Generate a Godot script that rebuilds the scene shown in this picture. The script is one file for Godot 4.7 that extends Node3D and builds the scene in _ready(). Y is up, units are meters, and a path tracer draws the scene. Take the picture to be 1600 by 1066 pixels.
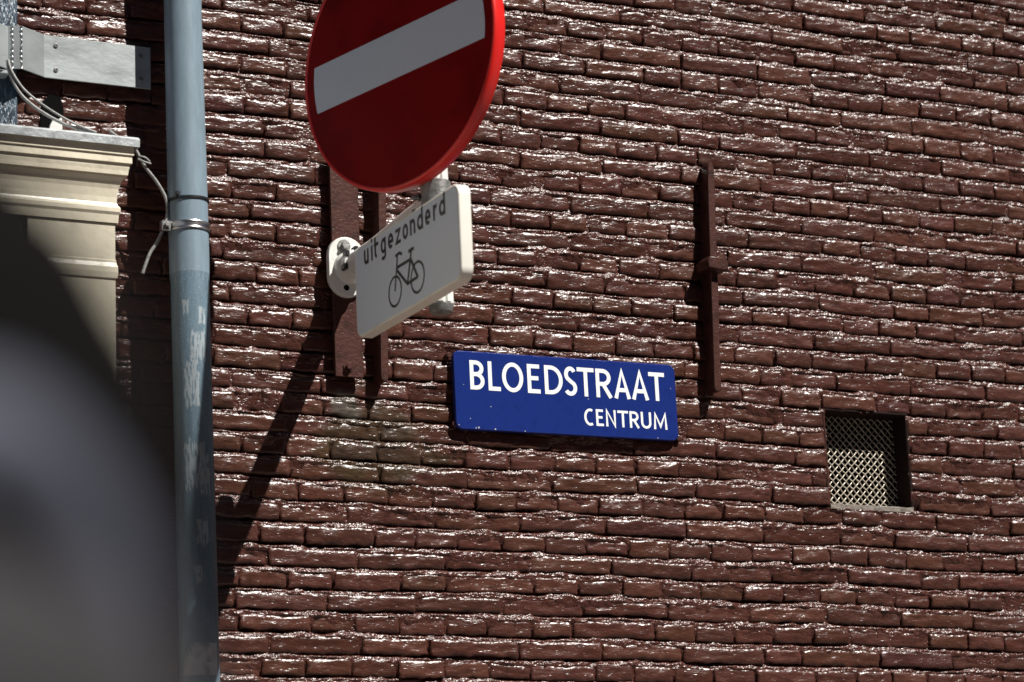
extends Node3D
# Street corner wall: glossy painted brick, two traffic signs on a bracket, a street name sign, downpipe, wall anchors, vent.
# x runs along the wall, y up (0 = eye height of the photographer, ground at -1.55), z out of the wall; metres.

const GROUND := -1.55
const EYE := Vector3(0, 0, 6.38)
const PITCH := 0.0547      # height of one brick course
const Y0 := 0.931          # underside of course 0
const VENT := Rect2(4.207, 1.372, 0.262, 0.266)

var rng := RandomNumberGenerator.new()
var n_wave := FastNoiseLite.new()
var n_mid := FastNoiseLite.new()
var n_fine := FastNoiseLite.new()
var n_slow := FastNoiseLite.new()
var taken := {}
var M := {}

# ------------------------------------------------------------------ naming
func numbered(called: String, parent: Node) -> String:
	var key := str(parent.get_instance_id()) + called
	var k: int = taken.get(key, 0)
	taken[key] = k + 1
	return called if k == 0 else "%s_%03d" % [called, k]

func tag(o: Node, label := "", category := "", group := "", kind := ""):
	if label: o.set_meta("label", label)
	if category: o.set_meta("category", category)
	if group: o.set_meta("group", group)
	if kind: o.set_meta("kind", kind)
	return o

func thing(called: String, label: String, category: String, at := Vector3.ZERO, group := "") -> Node3D:
	var o := Node3D.new()
	o.name = numbered(called, self)
	add_child(o, true)
	o.position = at
	tag(o, label, category, group)
	return o

func put(called: String, mesh: Mesh, material: Material, parent: Node, at := Vector3.ZERO) -> MeshInstance3D:
	var o := MeshInstance3D.new()
	o.name = numbered(called, parent)
	o.mesh = mesh
	o.material_override = material
	o.position = at
	parent.add_child(o, true)
	return o

# ------------------------------------------------------------------ mesh helpers (everything is gathered in a SurfaceTool with explicit normals)
func begin() -> SurfaceTool:
	var st := SurfaceTool.new()
	st.begin(Mesh.PRIMITIVE_TRIANGLES)
	return st

func tri(st: SurfaceTool, a: Vector3, b: Vector3, c: Vector3, na: Vector3, nb: Vector3, nc: Vector3):
	# front faces run clockwise
	if (b - a).cross(c - a).dot(na + nb + nc) > 0.0:
		var t := b; b = c; c = t
		var tn := nb; nb = nc; nc = tn
	st.set_normal(na); st.add_vertex(a)
	st.set_normal(nb); st.add_vertex(b)
	st.set_normal(nc); st.add_vertex(c)

func quad(st: SurfaceTool, a: Vector3, b: Vector3, c: Vector3, d: Vector3, n: Vector3):
	tri(st, a, b, c, n, n, n)
	tri(st, a, c, d, n, n, n)

func box(st: SurfaceTool, lo: Vector3, hi: Vector3, ch := 0.002, t := Transform3D.IDENTITY):
	# a box with chamfered edges
	var c := (lo + hi) / 2.0
	var h := (hi - lo) / 2.0
	ch = minf(ch, minf(h.x, minf(h.y, h.z)) * 0.8)
	for ax in 3:
		var u := (ax + 1) % 3
		var v := (ax + 2) % 3
		for s in [-1.0, 1.0]:
			var n := Vector3.ZERO
			n[ax] = s
			var p := []
			for k in [[-1, -1], [1, -1], [1, 1], [-1, 1]]:
				var q := c
				q[ax] += s * h[ax]
				q[u] += k[0] * (h[u] - ch)
				q[v] += k[1] * (h[v] - ch)
				p.append(t * q)
			quad(st, p[0], p[1], p[2], p[3], (t.basis * n).normalized())
	for ax in 3:
		var u := (ax + 1) % 3
		var v := (ax + 2) % 3
		for su in [-1.0, 1.0]:
			for sv in [-1.0, 1.0]:
				var n := Vector3.ZERO
				n[u] = su; n[v] = sv
				var p := []
				for k in [[-1, 0], [1, 0], [1, 1], [-1, 1]]:
					var q := c
					q[ax] += k[0] * (h[ax] - ch)
					q[u] += su * (h[u] - (ch if k[1] == 1 else 0.0))
					q[v] += sv * (h[v] - (0.0 if k[1] == 1 else ch))
					p.append(t * q)
				quad(st, p[0], p[1], p[2], p[3], (t.basis * n).normalized())
	for sx in [-1.0, 1.0]:
		for sy in [-1.0, 1.0]:
			for sz in [-1.0, 1.0]:
				var s := Vector3(sx, sy, sz)
				var p := []
				for ax in 3:
					var q := c + s * (h - Vector3.ONE * ch)
					q[ax] += s[ax] * ch
					p.append(t * q)
				var n := (t.basis * s).normalized()
				tri(st, p[0], p[1], p[2], n, n, n)

func frame_of(axis: Vector3) -> Basis:
	# a basis whose y is the axis
	var y := axis.normalized()
	var x := y.cross(Vector3(0.31, 0.17, 0.94)).normalized()
	return Basis(x, y, x.cross(y))

func lathe(st: SurfaceTool, prof: Array, t: Transform3D, segs := 32, smooth := false):
	# prof: [radius, height] pairs turned round the local y axis
	for i in prof.size() - 1:
		var a: Array = prof[i]
		var b: Array = prof[i + 1]
		var d := Vector2(b[0] - a[0], b[1] - a[1])
		if d.length() < 1e-7: continue
		var n2 := Vector2(d.y, -d.x).normalized()
		var na := n2
		var nb := n2
		if smooth:
			if i > 0:
				var e := Vector2(a[0] - prof[i - 1][0], a[1] - prof[i - 1][1])
				na = (n2 + Vector2(e.y, -e.x).normalized()).normalized()
			if i < prof.size() - 2:
				var e := Vector2(prof[i + 2][0] - b[0], prof[i + 2][1] - b[1])
				nb = (n2 + Vector2(e.y, -e.x).normalized()).normalized()
		for k in segs:
			var f := TAU * k / segs
			var g := TAU * (k + 1) / segs
			var r := [Vector3(cos(f), 0, sin(f)), Vector3(cos(g), 0, sin(g))]
			var pa := []
			var pb := []
			var ma := []
			var mb := []
			for q in 2:
				pa.append(t * (r[q] * a[0] + Vector3(0, a[1], 0)))
				pb.append(t * (r[q] * b[0] + Vector3(0, b[1], 0)))
				ma.append((t.basis * (r[q] * na.x + Vector3(0, na.y, 0))).normalized())
				mb.append((t.basis * (r[q] * nb.x + Vector3(0, nb.y, 0))).normalized())
			if a[0] > 1e-6: tri(st, pa[0], pa[1], pb[1], ma[0], ma[1], mb[1])
			if b[0] > 1e-6: tri(st, pa[0], pb[1], pb[0], ma[0], mb[1], mb[0])

func rod(st: SurfaceTool, a: Vector3, b: Vector3, r: float, segs := 16, r2 := -1.0, ch := 0.0):
	var l := (b - a).length()
	var e := r if r2 < 0.0 else r2
	var prof := [[0.0, 0.0], [r - ch, 0.0], [r, ch], [e, l - ch], [e - ch, l], [0.0, l]]
	lathe(st, prof, Transform3D(frame_of(b - a), a), segs)

func hexbolt(st: SurfaceTool, at: Vector3, axis: Vector3, r: float, l: float):
	rod(st, at, at + axis * l * 0.25, r * 1.45, 20, -1.0, l * 0.05)
	rod(st, at + axis * l * 0.25, at + axis * l, r, 6, -1.0, l * 0.12)

func tube(st: SurfaceTool, pts: Array, r: float, segs := 10):
	var n := pts.size()
	var rings := []
	var up := Vector3(0.2, 0.3, 0.93)
	for i in n:
		var d: Vector3 = (pts[mini(i + 1, n - 1)] - pts[maxi(i - 1, 0)]).normalized()
		var x := d.cross(up).normalized()
		up = x.cross(d).normalized()
		var ring := []
		for k in segs:
			var f := TAU * k / segs
			ring.append(x * cos(f) + up * sin(f))
		rings.append(ring)
	for i in n - 1:
		for k in segs:
			var k2 := (k + 1) % segs
			var A: Vector3 = rings[i][k]
			var B: Vector3 = rings[i][k2]
			var C: Vector3 = rings[i + 1][k2]
			var D: Vector3 = rings[i + 1][k]
			tri(st, pts[i] + A * r, pts[i] + B * r, pts[i + 1] + C * r, A, B, C)
			tri(st, pts[i] + A * r, pts[i + 1] + C * r, pts[i + 1] + D * r, A, C, D)
	for e in [0, n - 1]:
		var d: Vector3 = (pts[0] - pts[1] if e == 0 else pts[n - 1] - pts[n - 2]).normalized()
		for k in segs:
			tri(st, pts[e], pts[e] + rings[e][k] * r, pts[e] + rings[e][(k + 1) % segs] * r, d, d, d)

func spline(ctrl: Array, steps := 6) -> Array:
	var out := []
	for i in ctrl.size() - 1:
		var p0: Vector3 = ctrl[maxi(i - 1, 0)]
		var p1: Vector3 = ctrl[i]
		var p2: Vector3 = ctrl[i + 1]
		var p3: Vector3 = ctrl[mini(i + 2, ctrl.size() - 1)]
		for k in steps:
			out.append(p1.cubic_interpolate(p2, p0, p3, float(k) / steps))
	out.append(ctrl[-1])
	return out

func slab(st: SurfaceTool, poly: PackedVector2Array, t: Transform3D, z0: float, z1: float, ch := 0.0):
	# a flat shape with thickness from z0 to z1 along the local z, front edge rounded by ch
	var idx := Geometry2D.triangulate_polygon(poly)
	var n := poly.size()
	var ccw := not Geometry2D.is_polygon_clockwise(poly)
	var inner := PackedVector2Array()
	var outs := []
	for i in n:
		var a := poly[(i + n - 1) % n]
		var b := poly[i]
		var c := poly[(i + 1) % n]
		var e1 := (b - a).normalized()
		var e2 := (c - b).normalized()
		var o := (Vector2(e1.y, -e1.x) + Vector2(e2.y, -e2.x)).normalized() * (1.0 if ccw else -1.0)
		outs.append(o)
		inner.append(b - o * ch)
	var f := (t.basis * Vector3(0, 0, 1)).normalized()
	for k in range(0, idx.size(), 3):
		var p := []
		for j in 3:
			p.append(inner[idx[k + j]])
		tri(st, t * Vector3(p[0].x, p[0].y, z1), t * Vector3(p[1].x, p[1].y, z1), t * Vector3(p[2].x, p[2].y, z1), f, f, f)
		for j in 3:
			p[j] = poly[idx[k + j]]
		tri(st, t * Vector3(p[0].x, p[0].y, z0), t * Vector3(p[1].x, p[1].y, z0), t * Vector3(p[2].x, p[2].y, z0), -f, -f, -f)
	for i in n:
		var j := (i + 1) % n
		var e := (poly[j] - poly[i]).normalized()
		var en := Vector2(e.y, -e.x) * (1.0 if ccw else -1.0)
		var oi: Vector2 = outs[i] if outs[i].dot(en) > 0.85 else en
		var oj: Vector2 = outs[j] if outs[j].dot(en) > 0.85 else en
		var ni := (t.basis * Vector3(oi.x, oi.y, 0)).normalized()
		var nj := (t.basis * Vector3(oj.x, oj.y, 0)).normalized()
		var zs := z1 - ch
		var a := t * Vector3(poly[i].x, poly[i].y, z0)
		var b := t * Vector3(poly[j].x, poly[j].y, z0)
		var c := t * Vector3(poly[j].x, poly[j].y, zs)
		var d := t * Vector3(poly[i].x, poly[i].y, zs)
		tri(st, a, b, c, ni, nj, nj)
		tri(st, a, c, d, ni, nj, ni)
		if ch > 0.0:
			var g := t * Vector3(inner[j].x, inner[j].y, z1)
			var h := t * Vector3(inner[i].x, inner[i].y, z1)
			tri(st, d, c, g, ni, nj, (nj + f).normalized())
			tri(st, d, g, h, ni, (nj + f).normalized(), (ni + f).normalized())

func rounded(x0: float, y0: float, x1: float, y1: float, r: float, segs := 7) -> PackedVector2Array:
	var p := PackedVector2Array()
	for c in [[x1 - r, y0 + r, -PI / 2], [x1 - r, y1 - r, 0.0], [x0 + r, y1 - r, PI / 2], [x0 + r, y0 + r, PI]]:
		for k in segs + 1:
			var a: float = c[2] + PI / 2 * k / segs
			p.append(Vector2(c[0] + r * cos(a), c[1] + r * sin(a)))
	return p

# strokes for lettering: a centre line turned into a flat ribbon with mitred corners and square ends
func ribbon(st: SurfaceTool, pts: Array, w: float, t: Transform3D, z: float, closed := false):
	var n := pts.size()
	var L := []
	var R := []
	for i in n:
		var a: Vector2 = pts[(i + n - 1) % n] if closed or i > 0 else pts[i]
		var c: Vector2 = pts[(i + 1) % n] if closed or i < n - 1 else pts[i]
		var b: Vector2 = pts[i]
		var e1 := (b - a).normalized()
		var e2 := (c - b).normalized()
		if e1 == Vector2.ZERO: e1 = e2
		if e2 == Vector2.ZERO: e2 = e1
		var m := (e1 + e2).normalized()
		var o := Vector2(-m.y, m.x) * (w / 2.0) / maxf(0.5, m.dot(e1))
		L.append(b + o)
		R.append(b - o)
	var f := (t.basis * Vector3(0, 0, 1)).normalized()
	for i in (n if closed else n - 1):
		var j := (i + 1) % n
		var p := []
		for q in [L[i], L[j], R[j], R[i]]:
			p.append(t * Vector3(q.x, q.y, z))
		quad(st, p[0], p[1], p[2], p[3], f)

func arc(cx: float, cy: float, rx: float, ry: float, a0: float, a1: float, n := 14) -> Array:
	var out := []
	for k in n + 1:
		var a := deg_to_rad(lerpf(a0, a1, float(k) / n))
		out.append(Vector2(cx + rx * cos(a), cy + ry * sin(a)))
	return out

func strokes(ch: String, x0: float, x1: float, h: float, w: float) -> Array:
	# centre lines of one letter between x0 and x1; lower case letters take h as their x-height
	var l := x0 + w / 2
	var r := x1 - w / 2
	var b := w / 2
	var t := h - w / 2
	var c := (x0 + x1) / 2
	var rx := (r - l) / 2
	match ch:
		"B":
			var m := h * 0.53
			var r1 := (t - m) / 2
			var r2 := (m - b) / 2
			return [[Vector2(l, 0), Vector2(l, h)], [Vector2(l, t)] + arc(r - r1 * 1.1 - w * 0.15, (t + m) / 2, r1 * 1.1, r1, 90, -90) + [Vector2(l, m)], [Vector2(l, m)] + arc(r - r2 * 1.05, (m + b) / 2, r2 * 1.05, r2, 90, -90) + [Vector2(l, b)]]
		"L": return [[Vector2(l, h), Vector2(l, b), Vector2(x1, b)]]
		"O": return [arc(c, h / 2, rx, h / 2 - w * 0.42, 0, 348, 30) + [null]]
		"E": return [[Vector2(x1 - w * 0.1, t), Vector2(l, t), Vector2(l, b), Vector2(x1, b)], [Vector2(l, h * 0.52), Vector2(x1 - w * 0.45, h * 0.52)]]
		"D": return [[Vector2(l, 0), Vector2(l, h)], [Vector2(l, t), Vector2(l + (r - l) * 0.25, t)] + arc(l + (r - l) * 0.3, h / 2, (r - l) * 0.7, h / 2 - b, 88, -88, 18) + [Vector2(l + (r - l) * 0.25, b), Vector2(l, b)]]
		"S": return [arc(c + rx * 0.05, h * 0.735, rx * 0.88, h * 0.265 - w * 0.45, 28, 235, 16) + arc(c - rx * 0.02, h * 0.265, rx, h * 0.265 - w * 0.45, 68, -150, 18)]
		"T": return [[Vector2(x0, t), Vector2(x1, t)], [Vector2(c, t), Vector2(c, 0)]]
		"R":
			var m := h * 0.47
			var r1 := (t - m) / 2
			return [[Vector2(l, 0), Vector2(l, h)], [Vector2(l, t)] + arc(r - r1 * 1.05 - w * 0.3, (t + m) / 2, r1 * 1.05, r1, 90, -90) + [Vector2(l, m)], [Vector2(l + (r - l) * 0.42, m), Vector2(r + w * 0.05, 0)]]
		"A": return [[Vector2(l, 0), Vector2(c, h - w * 0.35), Vector2(r, 0)], [Vector2(l + rx * 0.4, h * 0.3), Vector2(r - rx * 0.4, h * 0.3)]]
		"C": return [arc(c + rx * 0.35, h / 2, rx * 1.35, h / 2 - w * 0.42, 62, 298, 22)]
		"N": return [[Vector2(l, 0), Vector2(l, h - w * 0.2), Vector2(r, w * 0.2), Vector2(r, h)]]
		"U": return [[Vector2(l, h)] + arc(c, b + rx, rx, rx, 180, 360, 14) + [Vector2(r, h)]]
		"M": return [[Vector2(l, 0), Vector2(l + rx * 0.12, h - w * 0.4), Vector2(c, w * 1.2), Vector2(r - rx * 0.12, h - w * 0.4), Vector2(r, 0)]]
		"u": return [[Vector2(l, h)] + arc(c, b + rx, rx, rx, 180, 360, 10) + [Vector2(r, h)], [Vector2(r, h * 0.5), Vector2(r, 0)]]
		"i": return [[Vector2(c, 0), Vector2(c, h)], [Vector2(c, h * 1.2), Vector2(c, h * 1.2 + w * 1.1)]]
		"t": return [[Vector2(x0 + rx * 0.7, h * 1.38)] + arc(x0 + rx * 0.7 + rx, b + rx, rx, rx, 180, 275, 8), [Vector2(x0 - w * 0.1, t), Vector2(x1, t)]]
		"g": return [arc(c, (t + b) / 2, rx, (t - b) / 2, 0, 345, 22) + [null], [Vector2(r, h)] + arc(c, -h * 0.12, rx, h * 0.2, 0, -150, 12)]
		"e": return [[Vector2(l, h * 0.47), Vector2(r, h * 0.47)] + arc(c, h / 2, rx, h / 2 - b, 0, 310, 22)]
		"z": return [[Vector2(x0, t), Vector2(r, t), Vector2(l, b), Vector2(x1, b)]]
		"o": return [arc(c, h / 2, rx, h / 2 - b, 0, 345, 22) + [null]]
		"n": return [[Vector2(l, 0), Vector2(l, h)], [Vector2(l, h * 0.5)] + arc(c, t - rx, rx, rx, 180, 0, 10) + [Vector2(r, 0)]]
		"d": return [arc(c, h / 2, rx, h / 2 - b, 0, 345, 22) + [null], [Vector2(r, 0), Vector2(r, h * 1.42)]]
		"r": return [[Vector2(l, 0), Vector2(l, h)], [Vector2(l, h * 0.5)] + arc(l + (x1 - l), t - (x1 - l) * 0.9, x1 - l, (x1 - l) * 0.9, 180, 92, 8)]
	return []

func write(st: SurfaceTool, word: String, spans: Array, base: float, h: float, w: float, t: Transform3D, z: float):
	for i in word.length():
		var k := 0
		for s in strokes(word[i], spans[i][0], spans[i][1], h, w):
			var closed: bool = s[-1] == null
			if closed: s = s.slice(0, -1)
			var p := []
			for q in s: p.append(q + Vector2(0, base))
			ribbon(st, p, w, t, z + k * 0.00012, closed)
			k += 1

# ------------------------------------------------------------------ materials
func noise_tex(freq: float, seed_: int, oct: int, normal := 0.0, size := 1024, ramp: Gradient = null, type := FastNoiseLite.TYPE_SIMPLEX_SMOOTH) -> NoiseTexture2D:
	var n := FastNoiseLite.new()
	n.noise_type = type
	n.seed = seed_
	n.frequency = freq
	n.fractal_octaves = oct
	n.fractal_gain = 0.55
	var t := NoiseTexture2D.new()
	t.noise = n
	t.width = size
	t.height = size
	t.seamless = true
	if normal > 0.0:
		t.as_normal_map = true
		t.bump_strength = normal
	if ramp: t.color_ramp = ramp
	return t

func ramp(stops: Array) -> Gradient:
	var g := Gradient.new()
	var o := PackedFloat32Array()
	var c := PackedColorArray()
	for s in stops:
		o.append(s[0])
		c.append(s[1] if s[1] is Color else Color(s[1], s[1], s[1]))
	g.offsets = o
	g.colors = c
	return g

func lin(r: float, g: float, b: float) -> Color:
	return Color(r, g, b).linear_to_srgb()

func mat(called: String, c: Color, rough: float, metal := 0.0) -> StandardMaterial3D:
	var m := StandardMaterial3D.new()
	m.resource_name = called
	m.albedo_color = c
	m.roughness = rough
	m.metallic = metal
	M[called] = m
	return m

func worldmap(m: StandardMaterial3D, s: Vector3, albedo: Texture2D, normal: Texture2D, strength := 1.0):
	m.uv1_triplanar = true
	m.uv1_world_triplanar = true
	m.uv1_scale = s
	if albedo: m.albedo_texture = albedo
	if normal:
		m.normal_enabled = true
		m.normal_texture = normal
		m.normal_scale = strength

func make_materials():
	var grain := noise_tex(0.012, 11, 5, 0.0, 1024, ramp([[0.0, 0.72], [0.45, 0.9], [1.0, 1.0]]))
	var skin_n := paint_bumps(21, 0.03, 3600, 5.0, 0.5)
	var lump_n := paint_bumps(22, 0.03, 4000, 5.0)
	var fine_n := noise_tex(0.045, 31, 4, 5.0, 512)
	var dirt := noise_tex(0.006, 41, 6, 0.0, 1024, ramp([[0.0, 0.55], [0.35, 0.86], [0.6, 0.97], [1.0, 1.0]]))
	var soft_dirt := noise_tex(0.006, 43, 6, 0.0, 1024, ramp([[0.0, 0.86], [0.35, 0.95], [1.0, 1.0]]))
	M.fine_n = fine_n
	M.dirt = dirt
	var brick := mat("painted_brick", Color.WHITE, 0.3)
	brick.vertex_color_use_as_albedo = true
	worldmap(brick, Vector3(1.2, 3.6, 2.4), grain, skin_n, 0.58)
	brick.metallic_specular = 0.45
	var mortar := mat("painted_mortar", Color.WHITE, 0.3)
	mortar.vertex_color_use_as_albedo = true
	mortar.metallic_specular = 0.42
	worldmap(mortar, Vector3(1.6, 3.2, 2.6), grain, lump_n, 0.85)
	var iron := mat("painted_iron", lin(0.062, 0.022, 0.016), 0.32)
	worldmap(iron, Vector3(2.5, 2.5, 2.5), dirt, skin_n, 0.25)
	var pipe := mat("pipe_paint", Color.WHITE, 0.42)
	pipe.albedo_texture = pipe_texture()
	var pg := mat("pipe_grey", lin(0.17, 0.22, 0.26), 0.45)
	worldmap(pg, Vector3(3, 2, 3), dirt, null)
	var steel := mat("brushed_steel", lin(0.47, 0.51, 0.51), 0.36, 0.5)
	worldmap(steel, Vector3(1.5, 2.5, 3), noise_tex(0.006, 41, 5, 0.0, 512, ramp([[0.0, 0.8], [0.5, 0.95], [1.0, 1.0]])), fine_n, 0.05)
	mat("bright_steel", lin(0.5, 0.5, 0.5), 0.3, 1.0)
	var cream := mat("cream_paint", lin(0.76, 0.70, 0.55), 0.35)
	worldmap(cream, Vector3(2, 1.2, 2), soft_dirt, fine_n, 0.1)
	var lead := mat("lead_sheet", lin(0.42, 0.45, 0.46), 0.5)
	worldmap(lead, Vector3(3, 3, 3), dirt, fine_n, 0.4)
	var red := mat("red_sheeting", lin(0.2, 0.005, 0.006), 0.3)
	worldmap(red, Vector3(2, 2, 2), noise_tex(0.004, 61, 4, 0.0, 512, ramp([[0.0, 0.8], [0.5, 1.0]])), null)
	red.metallic_specular = 0.15
	mat("red_rim", lin(0.62, 0.016, 0.012), 0.3)
	var cell := noise_tex(0.25, 71, 1, 0.0, 512, ramp([[0.0, 0.84], [0.6, 0.97], [1.0, 1.0]]), FastNoiseLite.TYPE_CELLULAR)
	var white := mat("white_sheeting", lin(0.66, 0.73, 0.83), 0.35)
	worldmap(white, Vector3(4.5, 4.5, 4.5), cell, null)
	var wp := mat("white_paint", lin(0.74, 0.74, 0.7), 0.32)
	worldmap(wp, Vector3(3, 3, 3), soft_dirt, fine_n, 0.15)
	var rim := mat("cream_white_rim", lin(0.75, 0.73, 0.66), 0.35)
	worldmap(rim, Vector3(2, 2, 2), noise_tex(0.005, 43, 4, 0.0, 512, ramp([[0.0, 0.85], [0.5, 0.97], [1.0, 1.0]])), null)
	mat("black_print", lin(0.012, 0.012, 0.013), 0.4)
	var eb := mat("enamel_blue", lin(0.011, 0.026, 0.16), 0.14)
	worldmap(eb, Vector3(2.2, 2.2, 2.2), noise_tex(0.03, 91, 5, 0.0, 512, ramp([[0.0, 0.86], [0.3, 0.97], [0.86, 1.0], [0.9, lin(1.0, 1.0, 1.0)]])), null)
	mat("enamel_white", lin(0.8, 0.82, 0.8), 0.15)
	var cast := mat("cast_grey", lin(0.26, 0.26, 0.25), 0.5, 0.4)
	worldmap(cast, Vector3(5, 5, 5), dirt, fine_n, 0.3)
	var cable := mat("grey_cable", lin(0.3, 0.3, 0.29), 0.5)
	worldmap(cable, Vector3(8, 8, 8), dirt, null)
	mat("black_plastic_and_notch", lin(0.012, 0.012, 0.013), 0.35)
	mat("dark_hollow", lin(0.006, 0.006, 0.006), 0.9).metallic_specular = 0.0
	mat("wire_metal", lin(0.5, 0.45, 0.37), 0.5, 0.75)
	mat("shade_dark_paint", lin(0.016, 0.009, 0.008), 0.7).metallic_specular = 0.2  # near-black colour puts the shade on to the vent jamb and lintel
	var sill := mat("grey_sill", lin(0.32, 0.28, 0.24), 0.6)
	worldmap(sill, Vector3(4, 4, 4), dirt, fine_n, 0.6)
	var blue := mat("blue_grey_wood", Color.WHITE, 0.4)
	worldmap(blue, Vector3(9, 1.2, 9), noise_tex(0.02, 81, 5, 0.0, 512, ramp([[0.0, lin(0.01, 0.014, 0.02)], [0.4, lin(0.03, 0.055, 0.085)], [0.6, lin(0.05, 0.085, 0.12)], [0.85, lin(0.16, 0.2, 0.23)]])), fine_n, 0.8)
	var pave := mat("paving", lin(0.16, 0.13, 0.12), 0.8)
	worldmap(pave, Vector3(0.5, 0.5, 0.5), dirt, fine_n, 0.6)
	var house := mat("house_brick", lin(0.06, 0.03, 0.024), 0.7)
	worldmap(house, Vector3(0.7, 0.7, 0.7), dirt, null)
	mat("pale_render", lin(0.38, 0.44, 0.52), 0.8)
	mat("window_glass", lin(0.02, 0.025, 0.03), 0.05)
	var hair := mat("dark_hair", lin(0.006, 0.0057, 0.0057), 0.6)
	hair.metallic_specular = 0.04
	worldmap(hair, Vector3(12, 3, 12), null, fine_n, 0.8)
	mat("shade_filler_tone", lin(0.013, 0.012, 0.014), 0.9)  # tone of the tube added over the black, shaded part of the hair
	mat("hair_sheen_tone", lin(0.052, 0.055, 0.08), 0.8)  # sky sheen on the hair, put into a colour of its own
	var person := mat("person_skin_and_clothes", Color.WHITE, 0.6)
	person.vertex_color_use_as_albedo = true

func pipe_texture() -> ImageTexture:
	# blue-grey paint with the torn remains of old stickers: u round the pipe, v from the top (y 2.9) down to y 0.4
	var W := 256
	var H := 2048
	var im := Image.create(W, H, false, Image.FORMAT_RGB8)
	var a := FastNoiseLite.new()
	a.seed = 5; a.frequency = 0.03; a.fractal_octaves = 4
	var b := FastNoiseLite.new()
	b.seed = 6; b.frequency = 0.05; b.fractal_octaves = 3
	# patches: y centre, half height, u centre, half width
	var patches := [[1.655, 0.035, 0.50, 0.07], [1.60, 0.02, 0.55, 0.05], [1.55, 0.045, 0.56, 0.06], [1.36, 0.055, 0.55, 0.085], [1.34, 0.05, 0.47, 0.05], [1.2, 0.03, 0.5, 0.05], [1.75, 0.018, 0.6, 0.03], [1.73, 0.02, 0.46, 0.03], [1.1, 0.02, 0.55, 0.03]]
	for y in H:
		var wy := 2.9 - 2.5 * (y + 0.5) / H
		for x in W:
			var u := (x + 0.5) / W
			var n := a.get_noise_2d(x * 2.2, y * 0.35)
			var c := Color(0.115, 0.175, 0.22) * (1.0 + 0.25 * n + 0.1 * b.get_noise_2d(x * 4.0, y))
			if wy > 1.84: c = Color(0.175, 0.238, 0.285) * (1.0 + 0.14 * n + 0.06 * b.get_noise_2d(x * 5.0, y))
			var s := -9.0
			for p in patches:
				var d := 1.0 - maxf(absf(wy - p[0]) / p[1], absf(u - p[2]) / p[3])
				s = maxf(s, minf(d * 2.0, 0.3))
			s += b.get_noise_2d(x * 3.0, y * 0.6) * 0.8 + 0.35 * a.get_noise_2d(x * 9.0, y * 0.25)
			if s > 0.12: c = Color(0.3, 0.345, 0.37) * (1.0 + 0.2 * n)
			elif wy < 1.86 and b.get_noise_2d(x * 6.0 + 900.0, y * 3.0) > 0.52: c = Color(0.35, 0.38, 0.4)
			im.set_pixel(x, y, Color(clampf(c.r, 0.01, 1), clampf(c.g, 0.01, 1), clampf(c.b, 0.01, 1)).linear_to_srgb())
	return ImageTexture.create_from_image(im)

func paint_bumps(seed_: int, freq: float, count: int, strength: float, base := 1.0) -> ImageTexture:
	# normal map of thick brushed paint: faint relief with scattered runs and specks
	var n := FastNoiseLite.new()
	n.seed = seed_
	n.frequency = freq
	n.fractal_octaves = 3
	n.noise_type = FastNoiseLite.TYPE_SIMPLEX_SMOOTH
	var im := n.get_seamless_image(1024, 1024)
	im.convert(Image.FORMAT_RF)
	im.resize(512, 512, Image.INTERPOLATE_BILINEAR)
	for y in 512:
		for x in 512:
			im.set_pixel(x, y, Color(im.get_pixel(x, y).r * base, 0, 0))
	var r := RandomNumberGenerator.new()
	r.seed = seed_
	for k in count:
		var cx := r.randi_range(0, 511)
		var cy := r.randi_range(0, 511)
		var rad := r.randf_range(1.2, 2.8)
		var st := r.randf_range(1.0, 2.6)
		var amp := r.randf_range(0.04, 0.22)
		for dy in range(-3, 4):
			for dx in range(-6, 7):
				var d := Vector2(dx / st, dy).length() / rad
				if d >= 1.0: continue
				var x := posmod(cx + dx, 512)
				var y := posmod(cy + dy, 512)
				im.set_pixel(x, y, Color(im.get_pixel(x, y).r + amp * (1.0 - d * d), 0, 0))
	im.bump_map_to_normal_map(strength)
	return ImageTexture.create_from_image(im)

# ------------------------------------------------------------------ the brick wall
func warp(x: float, y: float) -> Vector2:
	return Vector2(n_wave.get_noise_2d(x * 22.0 + 50.0, y * 45.0) * 0.004, n_wave.get_noise_2d(x * 5.0, y * 14.0) * 0.010 + n_wave.get_noise_2d(x * 26.0 + 7.0, y * 30.0) * 0.0065)

func paint_tone(x: float, y: float, tone: float) -> Color:
	var c := Color(0.084, 0.0325, 0.0235)
	# an olive-brown stain and a patch of bare cement below the sign bracket
	var d := Vector2((x - 2.87) / 0.17, (y - 1.47) / 0.12).length()
	var k := clampf((1.15 - d) * 1.6 + n_slow.get_noise_2d(x * 60.0, y * 60.0) * 1.3, 0.0, 1.0)
	c = c.lerp(Color(0.062, 0.043, 0.024), k * 0.8)
	var e := maxf(absf(x - 2.782) / 0.038, absf(y - 1.572) / 0.05)
	var g := clampf((1.0 - e) * 3.0 + n_slow.get_noise_2d(x * 90.0, y * 90.0) * 1.2, 0.0, 1.0)
	c = c.lerp(Color(0.13, 0.115, 0.095), g * 0.85)
	return c * tone

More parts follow.
